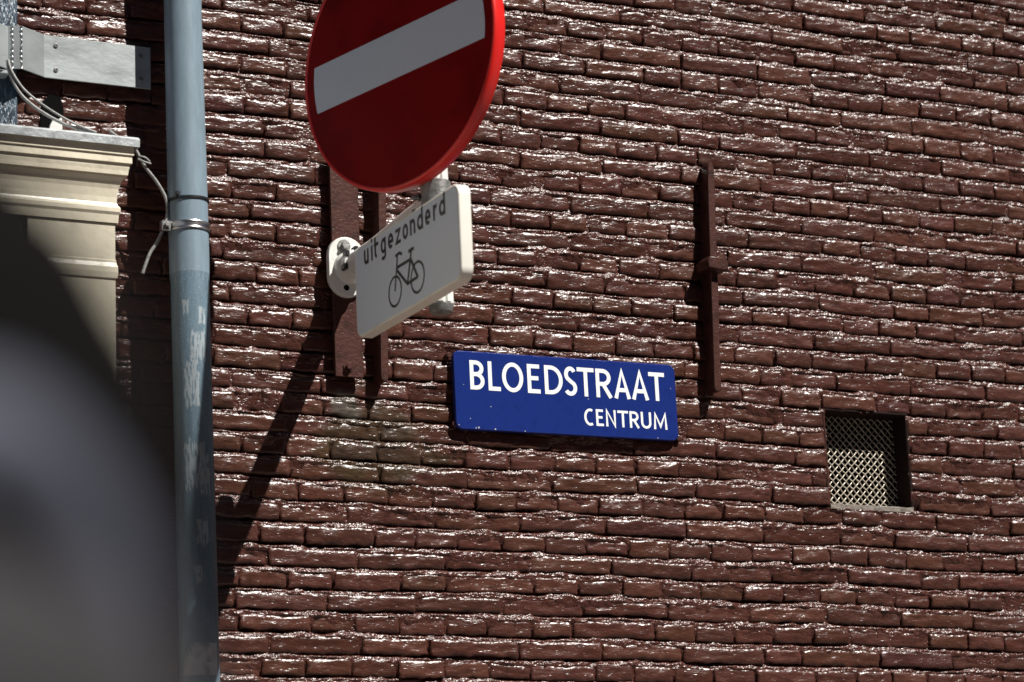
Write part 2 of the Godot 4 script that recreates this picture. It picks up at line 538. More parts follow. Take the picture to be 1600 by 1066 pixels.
func brick_arrays(x0: float, x1: float, y0: float, y1: float, fine: bool, out: Dictionary, origin: Vector3):
	var w := x1 - x0
	var h := y1 - y0
	var zo := rng.randf_range(-0.0038, 0.0034) + (rng.randf_range(-0.004, 0.004) if rng.randf() < 0.25 else 0.0)
	var tx := rng.randf_range(-0.014, 0.014)
	var ty := rng.randf_range(-0.035, 0.045)
	var tone := rng.randf_range(0.8, 1.16)
	var sx := rng.randf() * 100.0
	var us := [0.0, 0.0007, 0.0028, 0.009]
	var vs := [0.0, 0.0007, 0.0028, 0.0085]
	var prof := [-0.016, -0.0045, -0.0013, -0.0001]
	if not fine:
		us = [0.0, 0.004]; vs = [0.0, 0.004]; prof = [-0.012, -0.0005]
	var X := []
	var Y := []
	var e := us.size()
	for q in us: X.append(q)
	if fine:
		var m := maxi(1, roundi((w - 0.022) / 0.018))
		for k in range(1, m): X.append(lerpf(0.011, w - 0.011, float(k) / m))
	for k in e: X.append(w - us[e - 1 - k])
	for q in vs: Y.append(q)
	if fine:
		for k in 4: Y.append(lerpf(0.0085, h - 0.0085, (k + 1) / 5.0))
	for k in e: Y.append(h - vs[e - 1 - k])
	var nx := X.size()
	var ny := Y.size()
	var P := PackedVector3Array()
	var C := PackedColorArray()
	for j in ny:
		for i in nx:
			var x: float = x0 + X[i]
			var y: float = y0 + Y[j]
			var ei := mini(mini(i, nx - 1 - i), e - 1)
			var ej := mini(mini(j, ny - 1 - j), e - 1)
			var z: float = minf(prof[ei], prof[ej]) + (prof[ei] + prof[ej] - minf(prof[ei], prof[ej])) * 0.6
			if mini(ei, ej) == 0: z = prof[0]
			var px := x
			var py := y
			if fine:
				var g := n_mid.get_noise_2d(x * 0.55 + sx, y)
				z += g * 0.0028 + n_fine.get_noise_2d(x * 0.6, y + sx) * 0.0010 + n_mid.get_noise_2d(x * 0.35 + 900.0, y * 2.3 + sx) * 0.0013
				# ragged outline: the rim wanders in and out
				var rim := clampf(1.0 - float(mini(i, nx - 1 - i)) / 4.0, 0.0, 1.0)
				px += n_fine.get_noise_2d(x * 0.8 + 300.0, y * 0.8 + sx) * 0.0045 * rim
				rim = clampf(1.0 - float(mini(j, ny - 1 - j)) / 4.0, 0.0, 1.0)
				py += (n_mid.get_noise_2d(x + 500.0, y + sx * 3.0) * 0.0052 + n_fine.get_noise_2d(x + 100.0, y + sx) * 0.0024) * rim
				# rounded corners
				if ei < 2 and ej < 2:
					z -= 0.002
			z += zo + tx * (X[i] / w - 0.5) * w + ty * (Y[j] / h - 0.5) * h
			var s := warp(x, y)
			P.append(Vector3(px + s.x, py + s.y, z) - origin)
			C.append(paint_tone(x, y, tone))
	var base: int = out.v.size()
	var Nn := PackedVector3Array()
	for j in ny:
		for i in nx:
			var du := P[j * nx + mini(i + 1, nx - 1)] - P[j * nx + maxi(i - 1, 0)]
			var dv := P[mini(j + 1, ny - 1) * nx + i] - P[maxi(j - 1, 0) * nx + i]
			Nn.append(du.cross(dv).normalized())
	out.v.append_array(P)
	out.n.append_array(Nn)
	out.c.append_array(C)
	for j in ny - 1:
		for i in nx - 1:
			var a := base + j * nx + i
			out.i.append_array(PackedInt32Array([a, a + nx + 1, a + 1, a, a + nx, a + nx + 1]))

func new_out() -> Dictionary:
	return {"v": PackedVector3Array(), "n": PackedVector3Array(), "c": PackedColorArray(), "i": PackedInt32Array()}

func commit(out: Dictionary) -> ArrayMesh:
	var a := []
	a.resize(Mesh.ARRAY_MAX)
	a[Mesh.ARRAY_VERTEX] = out.v
	a[Mesh.ARRAY_NORMAL] = out.n
	a[Mesh.ARRAY_COLOR] = out.c
	a[Mesh.ARRAY_INDEX] = out.i
	var m := ArrayMesh.new()
	m.add_surface_from_arrays(Mesh.PRIMITIVE_TRIANGLES, a)
	return m

func brick_wall():
	var wall := thing("brick_wall", "old brick wall thickly coated in glossy red-brown paint behind all the signs", "wall")
	var list := []
	var gx := Vector2(-0.9, 7.6)
	for k in range(-20, 72):
		var yb := Y0 + k * PITCH
		var header: bool = posmod(k, 2) == 1
		var x := gx.x + rng.randf() * 0.1
		while x < gx.y:
			var l := 0.122 if header else 0.243
			if rng.randf() < 0.09: l = 0.183
			if rng.randf() < 0.05: l = 0.243 if header else 0.122
			l += rng.randf_range(-0.008, 0.008)
			var j := rng.randf_range(0.002, 0.006)
			var jb := rng.randf_range(0.0095, 0.0155)
			var x0 := x + j / 2
			var x1 := x + l - j / 2
			var y0 := yb + jb / 2 + rng.randf_range(-0.0022, 0.0022)
			var y1 := yb + PITCH - jb / 2 + rng.randf_range(-0.0022, 0.0022)
			x += l
			# bricks are cut at the vent
			if y1 > VENT.position.y + 0.006 and y0 < VENT.end.y - 0.006 and x1 > VENT.position.x - 0.004 and x0 < VENT.end.x + 0.004:
				if x0 < VENT.position.x - 0.03: list.append([x0, VENT.position.x - 0.006, y0, y1])
				if x1 > VENT.end.x + 0.03: list.append([VENT.end.x + 0.006, x1, y0, y1])
				continue
			list.append([x0, x1, y0, y1])
	# the 300 that show largest are parts of their own, the others in view one fine mass, those out of view a plain one
	var scored := []
	var far := new_out()
	for b in list:
		var cx: float = (b[0] + b[1]) / 2
		var cy: float = (b[2] + b[3]) / 2
		var lo := 0.80 + (cx - 1.9) * 0.03
		var hi := 2.62 + (cx - 1.9) * 0.14
		var seen: bool = cx > 1.84 and cx < 5.2 and cy > lo and cy < hi
		if not seen:
			brick_arrays(b[0], b[1], b[2], b[3], cx > 1.4 and cx < 5.6 and cy > 0.5, far, Vector3.ZERO)
			continue
		var d := Vector3(cx, cy, -EYE.z).length()
		var s: float = (b[1] - b[0]) * (b[3] - b[2]) / pow(d, 3.0)
		if cx < 2.42 or (cx > 3.07 and cx < 3.73 and cy > 1.52 and cy < 1.73): s *= 0.3
		scored.append([s, b])
	scored.sort_custom(func(p, q): return p[0] > q[0])
	var rest := new_out()
	for k in scored.size():
		var b: Array = scored[k][1]
		if k < 300:
			var one := new_out()
			var o := Vector3((b[0] + b[1]) / 2, (b[2] + b[3]) / 2, 0)
			brick_arrays(b[0], b[1], b[2], b[3], true, one, o)
			put("brick", commit(one), M.painted_brick, wall, o)
		else:
			brick_arrays(b[0], b[1], b[2], b[3], true, rest, Vector3.ZERO)
	tag(put("small_bricks", commit(rest), M.painted_brick, wall), "", "", "", "stuff")
	tag(put("outlying_bricks", commit(far), M.painted_brick, wall), "", "", "", "stuff")
	put("mortar", mortar_mesh(gx), M.painted_mortar, wall)
	# the masonry behind, down to the pavement and up to the eaves
	var st := begin()
	box(st, Vector3(-8, GROUND, -0.4), Vector3(VENT.position.x - 0.02, 8, -0.03))
	box(st, Vector3(VENT.end.x + 0.02, GROUND, -0.4), Vector3(14, 8, -0.03))
	box(st, Vector3(VENT.position.x - 0.02, GROUND, -0.4), Vector3(VENT.end.x + 0.02, VENT.position.y - 0.03, -0.032))
	box(st, Vector3(VENT.position.x - 0.02, VENT.end.y + 0.03, -0.4), Vector3(VENT.end.x + 0.02, 8, -0.032))
	put("masonry_core", st.commit(), M.painted_iron, wall)

func mortar_mesh(gx: Vector2) -> ArrayMesh:
	# bed joints slope out from a recess under the brick above to the top edge of the brick below
	var X := PackedFloat32Array()
	var x := gx.x
	while x <= gx.y:
		X.append(x)
		x += 0.0075 if x > 1.7 and x < 5.35 else 0.06
	var rows := []   # [y, depth profile 0..1]
	for k in range(-20, 73):
		var y := Y0 + k * PITCH
		rows.append([y - 0.0120, -0.0030, 1.0, 0.0, 0.0])
		rows.append([y - 0.0088, -0.0004, 1.0, 0.0, -0.005])
		rows.append([y - 0.0060, -0.0006, 1.0, 0.2, -0.004])
		rows.append([y - 0.0032, -0.0013, 1.0, 0.0, -0.002])
		rows.append([y - 0.0004, -0.0021, 1.0, 0.0, 0.0])
		rows.append([y + 0.0024, -0.0031, 1.0, 0.3, 0.002])
		rows.append([y + 0.0050, -0.0048, 1.0, 1.0, 0.003])
		rows.append([y + 0.0078, -0.0062, 0.8, 1.2, 0.002])
		rows.append([y + 0.0110, -0.0060, 0.6, 0.6, 0.0])
		rows.append([y + 0.0280, -0.0040, 0.7, 0.0, 0.0])
	var nx := X.size()
	var ny := rows.size()
	var out := new_out()
	for j in ny:
		for i in nx:
			var y: float = rows[j][0]
			var q := X[i]
			var m := n_mid.get_noise_2d(q * 0.6 + 40.0, y * 0.7 - 20.0)
			var f := n_fine.get_noise_2d(q * 0.9 - 60.0, y + 9.0)
			var v := n_mid.get_noise_2d(q * 1.1 + 70.0, y * 3.2)
			var o := n_slow.get_noise_2d(q * 14.0 + 5.0, y * 40.0)
			var sl := n_slow.get_noise_2d(q * 55.0 + 300.0, floorf((y - Y0 + 0.02) / PITCH) * 17.0) * 0.9
			var ck := clampf(0.5 + 2.4 * n_slow.get_noise_2d(q * 30.0 + 90.0, y * 60.0), 0.0, 1.0)
			var z: float = rows[j][1] + sl * rows[j][4] - rows[j][3] * ck * 0.015 + rows[j][2] * (m * 0.0034 + f * 0.0016 + v * 0.0022 + o * 0.0024)
			z = minf(z, 0.0025)
			var s := warp(q, y)
			out.v.append(Vector3(q + s.x, y + s.y + f * 0.0016 + m * 0.0012, z))
			out.c.append(paint_tone(q, y, 0.95))
	for j in ny:
		for i in nx:
			var du: Vector3 = out.v[j * nx + mini(i + 1, nx - 1)] - out.v[j * nx + maxi(i - 1, 0)]
			var dv: Vector3 = out.v[mini(j + 1, ny - 1) * nx + i] - out.v[maxi(j - 1, 0) * nx + i]
			out.n.append(du.cross(dv).normalized())
	var hole := VENT.grow(0.002)
	for j in ny - 1:
		for i in nx - 1:
			var a := j * nx + i
			var p: Vector3 = (out.v[a] + out.v[a + nx + 1]) / 2.0
			if hole.has_point(Vector2(p.x, p.y)): continue
			out.i.append_array(PackedInt32Array([a, a + nx + 1, a + 1, a, a + nx, a + nx + 1]))
	return commit(out)

# ------------------------------------------------------------------ vent
func vent():
	var t := thing("wall_vent", "small square vent opening with a wire grille recessed in the brick wall", "vent", Vector3(VENT.get_center().x, VENT.position.y, 0))
	var o := -t.position
	var x0 := VENT.position.x
	var x1 := VENT.end.x
	var y0 := VENT.position.y
	var y1 := VENT.end.y
	var st := begin()
	box(st, Vector3(x0 - 0.009, y0 - 0.004, -0.16), Vector3(x0, y1 + 0.004, -0.0015), 0.003)
	put("left_jamb", st.commit(), M.painted_iron, t, o)
	st = begin()
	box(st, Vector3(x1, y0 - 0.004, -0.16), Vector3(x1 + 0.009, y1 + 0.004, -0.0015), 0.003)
	put("right_jamb", st.commit(), M.shade_dark_paint, t, o)
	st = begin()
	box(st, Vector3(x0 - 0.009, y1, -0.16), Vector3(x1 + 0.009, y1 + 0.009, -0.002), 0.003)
	put("lintel_face", st.commit(), M.shade_dark_paint, t, o)
	st = begin()
	# sloping cement sill, a little ragged
	var n := 16
	for i in n:
		var xa := lerpf(x0 - 0.004, x1 + 0.004, float(i) / n)
		var xb := lerpf(x0 - 0.004, x1 + 0.004, float(i + 1) / n)
		var ya := y0 + 0.007 + n_fine.get_noise_2d(xa, 3.0) * 0.004
		var yb := y0 + 0.007 + n_fine.get_noise_2d(xb, 3.0) * 0.004
		var nn := Vector3(0, 0.75, 0.66)
		quad(st, Vector3(xa, ya, 0.002), Vector3(xb, yb, 0.002), Vector3(xb, y0 + 0.016, -0.04), Vector3(xa, y0 + 0.016, -0.04), nn)
		quad(st, Vector3(xa, y0 - 0.006, 0.0), Vector3(xb, y0 - 0.006, 0.0), Vector3(xb, yb, 0.002), Vector3(xa, ya, 0.002), Vector3(0, -0.2, 0.98))
		quad(st, Vector3(xa, y0 + 0.016, -0.04), Vector3(xb, y0 + 0.016, -0.04), Vector3(xb, y0 + 0.016, -0.16), Vector3(xa, y0 + 0.016, -0.16), Vector3.UP)
		quad(st, Vector3(xa, y0 - 0.006, 0.0), Vector3(xb, y0 - 0.006, 0.0), Vector3(xb, y0 - 0.02, -0.16), Vector3(xa, y0 - 0.02, -0.16), Vector3.DOWN)
	put("sill", st.commit(), M.grey_sill, t, o)
	st = begin()
	box(st, Vector3(x0 - 0.015, y0 - 0.02, -0.2), Vector3(x1 + 0.015, y1 + 0.02, -0.165))
	put("dark_back", st.commit(), M.dark_hollow, t, o)
	# woven diagonal wires
	var zg := -0.066
	var step := 0.0215
	var lo := Vector2(x0 - 0.002, y0 + 0.008)
	var hi := Vector2(x1 + 0.002, y1 + 0.002)
	for s in [1.0, -1.0]:
		var c := -0.6
		while c < 0.6:
			# line y = mid + s * (x - x0) + c clipped to the opening
			var ax := lo.x
			var bx := hi.x
			var f := func(xx): return lo.y + s * (xx - lo.x) + c
			var xs := [lo.x, hi.x, lo.x + (lo.y - lo.y - c) / s, lo.x + (hi.y - lo.y - c) / s]
			var u0 := minf(xs[2], xs[3])
			var u1 := maxf(xs[2], xs[3])
			ax = maxf(ax, u0)
			bx = minf(bx, u1)
			if bx - ax > 0.006:
				var pts := []
				var m := maxi(2, int((bx - ax) / step * 4.0))
				for k in m + 1:
					var xx := lerpf(ax, bx, float(k) / m)
					pts.append(Vector3(xx, f.call(xx), zg + s * 0.0013 * cos(PI * (xx - lo.x) / (step / 2.0))))
				var wire := begin()
				tube(wire, pts, 0.0016, 6)
				put("wire", wire.commit(), M.wire_metal, t, o)
			c += step

# ------------------------------------------------------------------ iron on the wall
func wall_anchor(at: Vector3, label: String, turn: float) -> Node3D:
	var t := thing("wall_anchor", label, "wall anchor", at, "iron wall anchors on the brick wall")
	t.rotation.z = turn
	var st := begin()
	var poly := PackedVector2Array([Vector2(-0.012, 0.0), Vector2(-0.009, -0.010), Vector2(0.0, -0.015), Vector2(0.010, -0.010), Vector2(0.0125, 0.0), Vector2(0.0115, 0.12), Vector2(0.0135, 0.25), Vector2(0.012, 0.45), Vector2(0.0125, 0.615), Vector2(0.004, 0.632), Vector2(-0.008, 0.626), Vector2(-0.0115, 0.58), Vector2(-0.0125, 0.42), Vector2(-0.0115, 0.2)])
	slab(st, poly, Transform3D.IDENTITY, -0.012, 0.042, 0.003)
	put("bar", st.commit(), M.painted_iron, t)
	st = begin()
	slab(st, PackedVector2Array([Vector2(-0.030, 0.322), Vector2(0.024, 0.318), Vector2(0.034, 0.326), Vector2(0.036, 0.345), Vector2(0.028, 0.357), Vector2(-0.022, 0.356), Vector2(-0.033, 0.345)]), Transform3D.IDENTITY, -0.01, 0.064, 0.005)
	put("eye_collar", st.commit(), M.painted_iron, t)
	return t

func mounting_strip():
	var t := thing("mounting_strip", "flat red-brown iron strip bolted to the wall behind the white flange", "metal strip", Vector3(2.782, 1.632, 0))
	var st := begin()
	slab(st, rounded(-0.039, 0.0, 0.039, 0.60, 0.005, 3), Transform3D.IDENTITY, 0.018, 0.028, 0.0015)
	put("strip", st.commit(), M.painted_iron, t)
	for y in [0.026, 0.565]:
		st = begin()
		hexbolt(st, Vector3(-0.004, y, 0.028), Vector3(0, 0, 1), 0.0095, 0.013)
		put("bolt", st.commit(), M.painted_iron, t)
		st = begin()
		rod(st, Vector3(-0.004, y, 0.0185), Vector3(-0.004, y, -0.02), 0.008, 10)
		put("spacer", st.commit(), M.painted_iron, t)

func street_name_sign():
	var t := thing("street_name_sign", "blue enamel street name sign with white capitals fixed flat on the brick wall", "street sign", Vector3(3.402, 1.519, 0))
	t.rotation.z = 0.006
	var st := begin()
	slab(st, rounded(-0.327, 0.0, 0.327, 0.208, 0.02), Transform3D.IDENTITY, 0.010, 0.0205, 0.003)
	put("panel", st.commit(), M.enamel_blue, t)
	var tr := Transform3D(Basis.IDENTITY, Vector3(-3.402, -1.519, 0))
	st = begin()
	write(st, "BLOEDSTRAAT", [[3.121, 3.162], [3.173, 3.208], [3.213, 3.274], [3.286, 3.323], [3.336, 3.389], [3.392, 3.431], [3.432, 3.482], [3.487, 3.535], [3.540, 3.590], [3.593, 3.645], [3.646, 3.694]], 1.6255, 0.077, 0.0108, tr, 0.0209)
	put("street_name_lettering", st.commit(), M.enamel_white, t)
	st = begin()
	write(st, "CENTRUM", [[3.447, 3.475], [3.482, 3.504], [3.511, 3.541], [3.546, 3.578], [3.582, 3.611], [3.616, 3.647], [3.654, 3.695]], 1.5485, 0.0445, 0.0066, tr, 0.0209)
	put("district_lettering", st.commit(), M.enamel_white, t)
	for p in [[-0.318, 0.012, 0.0016], [-0.27, 0.006, 0.0018], [-0.262, 0.0075, 0.0028], [-0.215, 0.0055, 0.0022], [-0.13, 0.0045, 0.0016], [0.31, 0.142, 0.0012], [0.262, 0.006, 0.0015], [-0.285, 0.03, 0.0013], [-0.225, 0.064, 0.0014], [-0.30, 0.118, 0.0011], [0.06, 0.1, 0.0013]]:
		st = begin()
		rod(st, Vector3(p[0], p[1], 0.0195), Vector3(p[0], p[1], 0.0208), p[2], 7)
		put("enamel_chip", st.commit(), M.worn_sticker, t)
	for p in [[-0.333, 0.196], [0.331, 0.010], [-0.326, 0.016]]:
		st = begin()
		rod(st, Vector3(p[0], p[1], -0.004), Vector3(p[0], p[1], 0.014), 0.0075, 12, -1.0, 0.0015)
		put("fixing_lug", st.commit(), M.painted_iron, t)

# ------------------------------------------------------------------ sign bracket and traffic signs
func sign_bracket():
	var t := thing("sign_bracket", "white flange, arm and post that carry the two traffic signs off the wall", "sign bracket", Vector3(2.779, 1.915, 0.028))
	var o := -t.position
	var c := Vector3(2.779, 1.915, 0.028)
	var st := begin()
	# a long flange with round ends
	var poly := PackedVector2Array()
	for k in 13: poly.append(Vector2(0.052 * cos(PI * k / 12), 0.027 + 0.052 * sin(PI * k / 12)))
	for k in 13: poly.append(Vector2(-0.052 * cos(PI * k / 12), -0.027 - 0.052 * sin(PI * k / 12)))
	slab(st, poly, Transform3D(Basis.IDENTITY, c), 0.0, 0.012, 0.003)
	var fl := put("flange", st.commit(), M.white_paint, t, o)
	st = begin()
	hexbolt(st, Vector3(c.x - 0.008, c.y + 0.053, c.z + 0.012), Vector3(0, 0, 1), 0.012, 0.016)
	put("bolt", st.commit(), M.cast_grey, fl)
	st = begin()
	rod(st, Vector3(c.x - 0.004, c.y - 0.055, c.z + 0.0118), Vector3(c.x - 0.004, c.y - 0.055, c.z + 0.0126), 0.0075, 16)
	put("empty_bolt_hole", st.commit(), M.dark_hollow, fl)
	# hub, its rim notched like a castle nut
	st = begin()
	var hub := Transform3D(frame_of(Vector3(0, 0, 1)), c + Vector3(0.006, -0.002, 0.012))
	lathe(st, [[0.043, -0.002], [0.041, 0.012], [0.036, 0.03], [0.035, 0.05], [0.031, 0.052], [0.027, 0.05], [0.0, 0.05]], hub, 32)
	put("hub", st.commit(), M.white_paint, t, o)
	for a in [50, 95, 140, 200]:
		st = begin()
		var q := c + Vector3(0.006 + 0.035 * cos(deg_to_rad(a)), -0.002 + 0.035 * sin(deg_to_rad(a)), 0.055)
		box(st, q - Vector3(0.0055, 0.008, 0.012), q + Vector3(0.0055, 0.008, 0.012), 0.002, Transform3D.IDENTITY)
		put("dark_notch", st.commit(), M.black_plastic_and_notch, t, o)  # near-black blocks stand for the shaded notches in the rim
	st = begin()
	tube(st, spline([c + Vector3(0.006, -0.002, 0.05), c + Vector3(0.004, 0.0, 0.2), Vector3(2.766, 1.917, 0.45), Vector3(2.757, 1.918, 0.62)]), 0.0295, 16)
	put("arm", st.commit(), M.white_paint, t, o)
	# post: ribbed white section, grey cast sleeve at the arm, grey end cap
	st = begin()
	rib_post(st, Vector3(2.7585, 1.67, 0.6205), Vector3(2.752, 2.62, 0.6205))
	put("post", st.commit(), M.white_paint, t, o)
	st = begin()
	rod(st, Vector3(2.757, 1.868, 0.6205), Vector3(2.7562, 1.966, 0.6205), 0.0354, 28, -1.0, 0.003)
	put("cast_sleeve", st.commit(), M.cast_grey, t, o)
	st = begin()
	rod(st, Vector3(2.7585, 1.647, 0.6205), Vector3(2.7585, 1.6695, 0.6205), 0.026, 24, 0.030, 0.003)
	put("end_cap", st.commit(), M.cast_grey, t, o)
	for y in [1.93, 1.895]:
		st = begin()
		hexbolt(st, Vector3(2.722, y, 0.605), Vector3(-0.6, 0, -0.5).normalized(), 0.007, 0.02)
		put("clamp_bolt", st.commit(), M.cast_grey, t, o)

func rib_post(st: SurfaceTool, a: Vector3, b: Vector3):
	var n := 48
	var ring := []
	for k in n:
		var f := TAU * k / n
		var r := 0.030 - (0.0045 if (k % 6) < 2 else 0.0)
		ring.append(Vector3(cos(f) * r, 0, sin(f) * r))
	for k in n:
		var p: Vector3 = ring[k]
		var q: Vector3 = ring[(k + 1) % n]
		var nn := (q - p).cross(Vector3.UP)
		nn = nn * signf(nn.dot(p)) if absf(nn.normalized().dot(p.normalized())) > 0.2 else nn
		quad(st, a + p, a + q, b + q, b + p, nn.normalized())
		tri(st, a, a + p, a + q, Vector3.DOWN, Vector3.DOWN, Vector3.DOWN)
		tri(st, b, b + p, b + q, Vector3.UP, Vector3.UP, Vector3.UP)

func no_entry_sign():
	var th := deg_to_rad(19.0)
	var hd := Vector3(sin(th), 0, cos(th))
	var face := Vector3(-cos(th), 0, sin(th))
	var at := Vector3(2.680, 2.2805, 0.597)
	var t := thing("no_entry_sign", "round red no entry sign with a white bar, mounted above the bicycle plate", "traffic sign", at)
	t.basis = Basis(hd, Vector3.UP, face) * Basis(Vector3(0, 0, 1), deg_to_rad(3.2))
	var st := begin()
	var R := 0.328
	var tr := Transform3D(Basis(Vector3(1, 0, 0), Vector3(0, 0, 1), Vector3(0, -1, 0)), Vector3.ZERO)
	lathe(st, [[0.0, 0.0], [R - 0.006, 0.0]].map(func(p): return [R - 0.006 - p[0], p[1]]), tr, 96)
	put("face", st.commit(), M.red_sheeting, t)
	st = begin()
	lathe(st, [[R - 0.026, -0.036], [R - 0.004, -0.036], [R, -0.032], [R + 0.001, -0.004], [R - 0.001, 0.0025], [R - 0.0045, 0.003], [R - 0.008, 0.0004]], tr, 96, true)
	put("rim", st.commit(), M.red_rim, t)
	st = begin()
	lathe(st, [[0.0, -0.006], [R - 0.004, -0.006]], tr, 64)
	put("back", st.commit(), M.cast_grey, t)
	# white bar whose ends follow the edge of the disc
	st = begin()
	var poly := PackedVector2Array()
	var rb := 0.295
	var hb := 0.0595
	var yb := 0.003
	for k in 9:
		var y := lerpf(-hb, hb, k / 8.0)
		poly.append(Vector2(sqrt(rb * rb - y * y), y + yb))
	for k in 9:
		var y := lerpf(hb, -hb, k / 8.0)
		poly.append(Vector2(-sqrt(rb * rb - y * y), y + yb))
	slab(st, poly, Transform3D.IDENTITY, 0.0002, 0.0008)
	put("white_bar", st.commit(), M.white_sheeting, t)
	for y in [0.2, -0.2]:
		st = begin()
		box(st, Vector3(-0.12, y - 0.015, -0.034), Vector3(0.12, y + 0.015, -0.008), 0.003)
		put("back_rail", st.commit(), M.cast_grey, t)

func bicycle_plate():
	var t := thing("bicycle_exception_plate", "white plate with black bicycle symbol and lettering below the red disc", "traffic sign", Vector3(2.6635, 1.6425, 0.6545))
	t.basis = Basis(Vector3(0, 0, 1), Vector3.UP, Vector3(-1, 0, 0)).scaled(Vector3.ONE * 0.9696)
	var tr := Transform3D(Basis.IDENTITY, Vector3(-0.475, -1.694, 0))
	var st := begin()
	slab(st, rounded(-0.317, 0.0, 0.286, 0.232, 0.03), Transform3D.IDENTITY, -0.03, -0.0005, 0.003)
	put("folded_rim", st.commit(), M.cream_white_rim, t)
	st = begin()
	slab(st, rounded(-0.310, 0.007, 0.279, 0.225, 0.024), Transform3D.IDENTITY, -0.0006, 0.0003)
	put("face", st.commit(), M.white_sheeting, t)
	st = begin()
	write(st, "uitgezonderd", [[0.218, 0.246], [0.260, 0.272], [0.281, 0.306], [0.320, 0.350], [0.363, 0.394], [0.407, 0.437], [0.449, 0.480], [0.491, 0.521], [0.532, 0.565], [0.577, 0.607], [0.622, 0.643], [0.655, 0.688]], 1.868, 0.0385, 0.0088, tr, 0.0008)
	put("lettering", st.commit(), M.black_print, t)
	st = begin()
	var B := [
		[[arc(0.394, 1.757, 0.036, 0.036, 0, 350, 32), 0.0065, true]],
		[[arc(0.524, 1.759, 0.037, 0.037, 0, 350, 32), 0.0065, true]],
		[[[Vector2(0.394, 1.757), Vector2(0.4105, 1.822), Vector2(0.414, 1.843)], 0.0075, false]],
		[[[Vector2(0.402, 1.8425), Vector2(0.426, 1.8445), Vector2(0.441, 1.838)], 0.0075, false]],
		[[[Vector2(0.409, 1.812), Vector2(0.490, 1.812)], 0.008, false]],
		[[[Vector2(0.409, 1.806), Vector2(0.467, 1.757)], 0.008, false]],
		[[[Vector2(0.495, 1.834), Vector2(0.466, 1.754)], 0.008, false]],
		[[[Vector2(0.478, 1.8335), Vector2(0.509, 1.8345)], 0.0085, false]],
		[[[Vector2(0.466, 1.757), Vector2(0.524, 1.759)], 0.008, false]],
		[[[Vector2(0.489, 1.813), Vector2(0.526, 1.758)], 0.008, false]],
	]
	var k := 0
	for part in B:
		for s in part:
			ribbon(st, s[0], s[1], tr, 0.0006 + k * 0.00008, s[2])
			k += 1
	put("bicycle_symbol", st.commit(), M.black_print, t)
	for y in [0.06, 0.17]:
		st = begin()
		box(st, Vector3(-0.1, y - 0.014, -0.056), Vector3(0.06, y + 0.014, -0.031), 0.003)
		put("back_clamp", st.commit(), M.cast_grey, t)

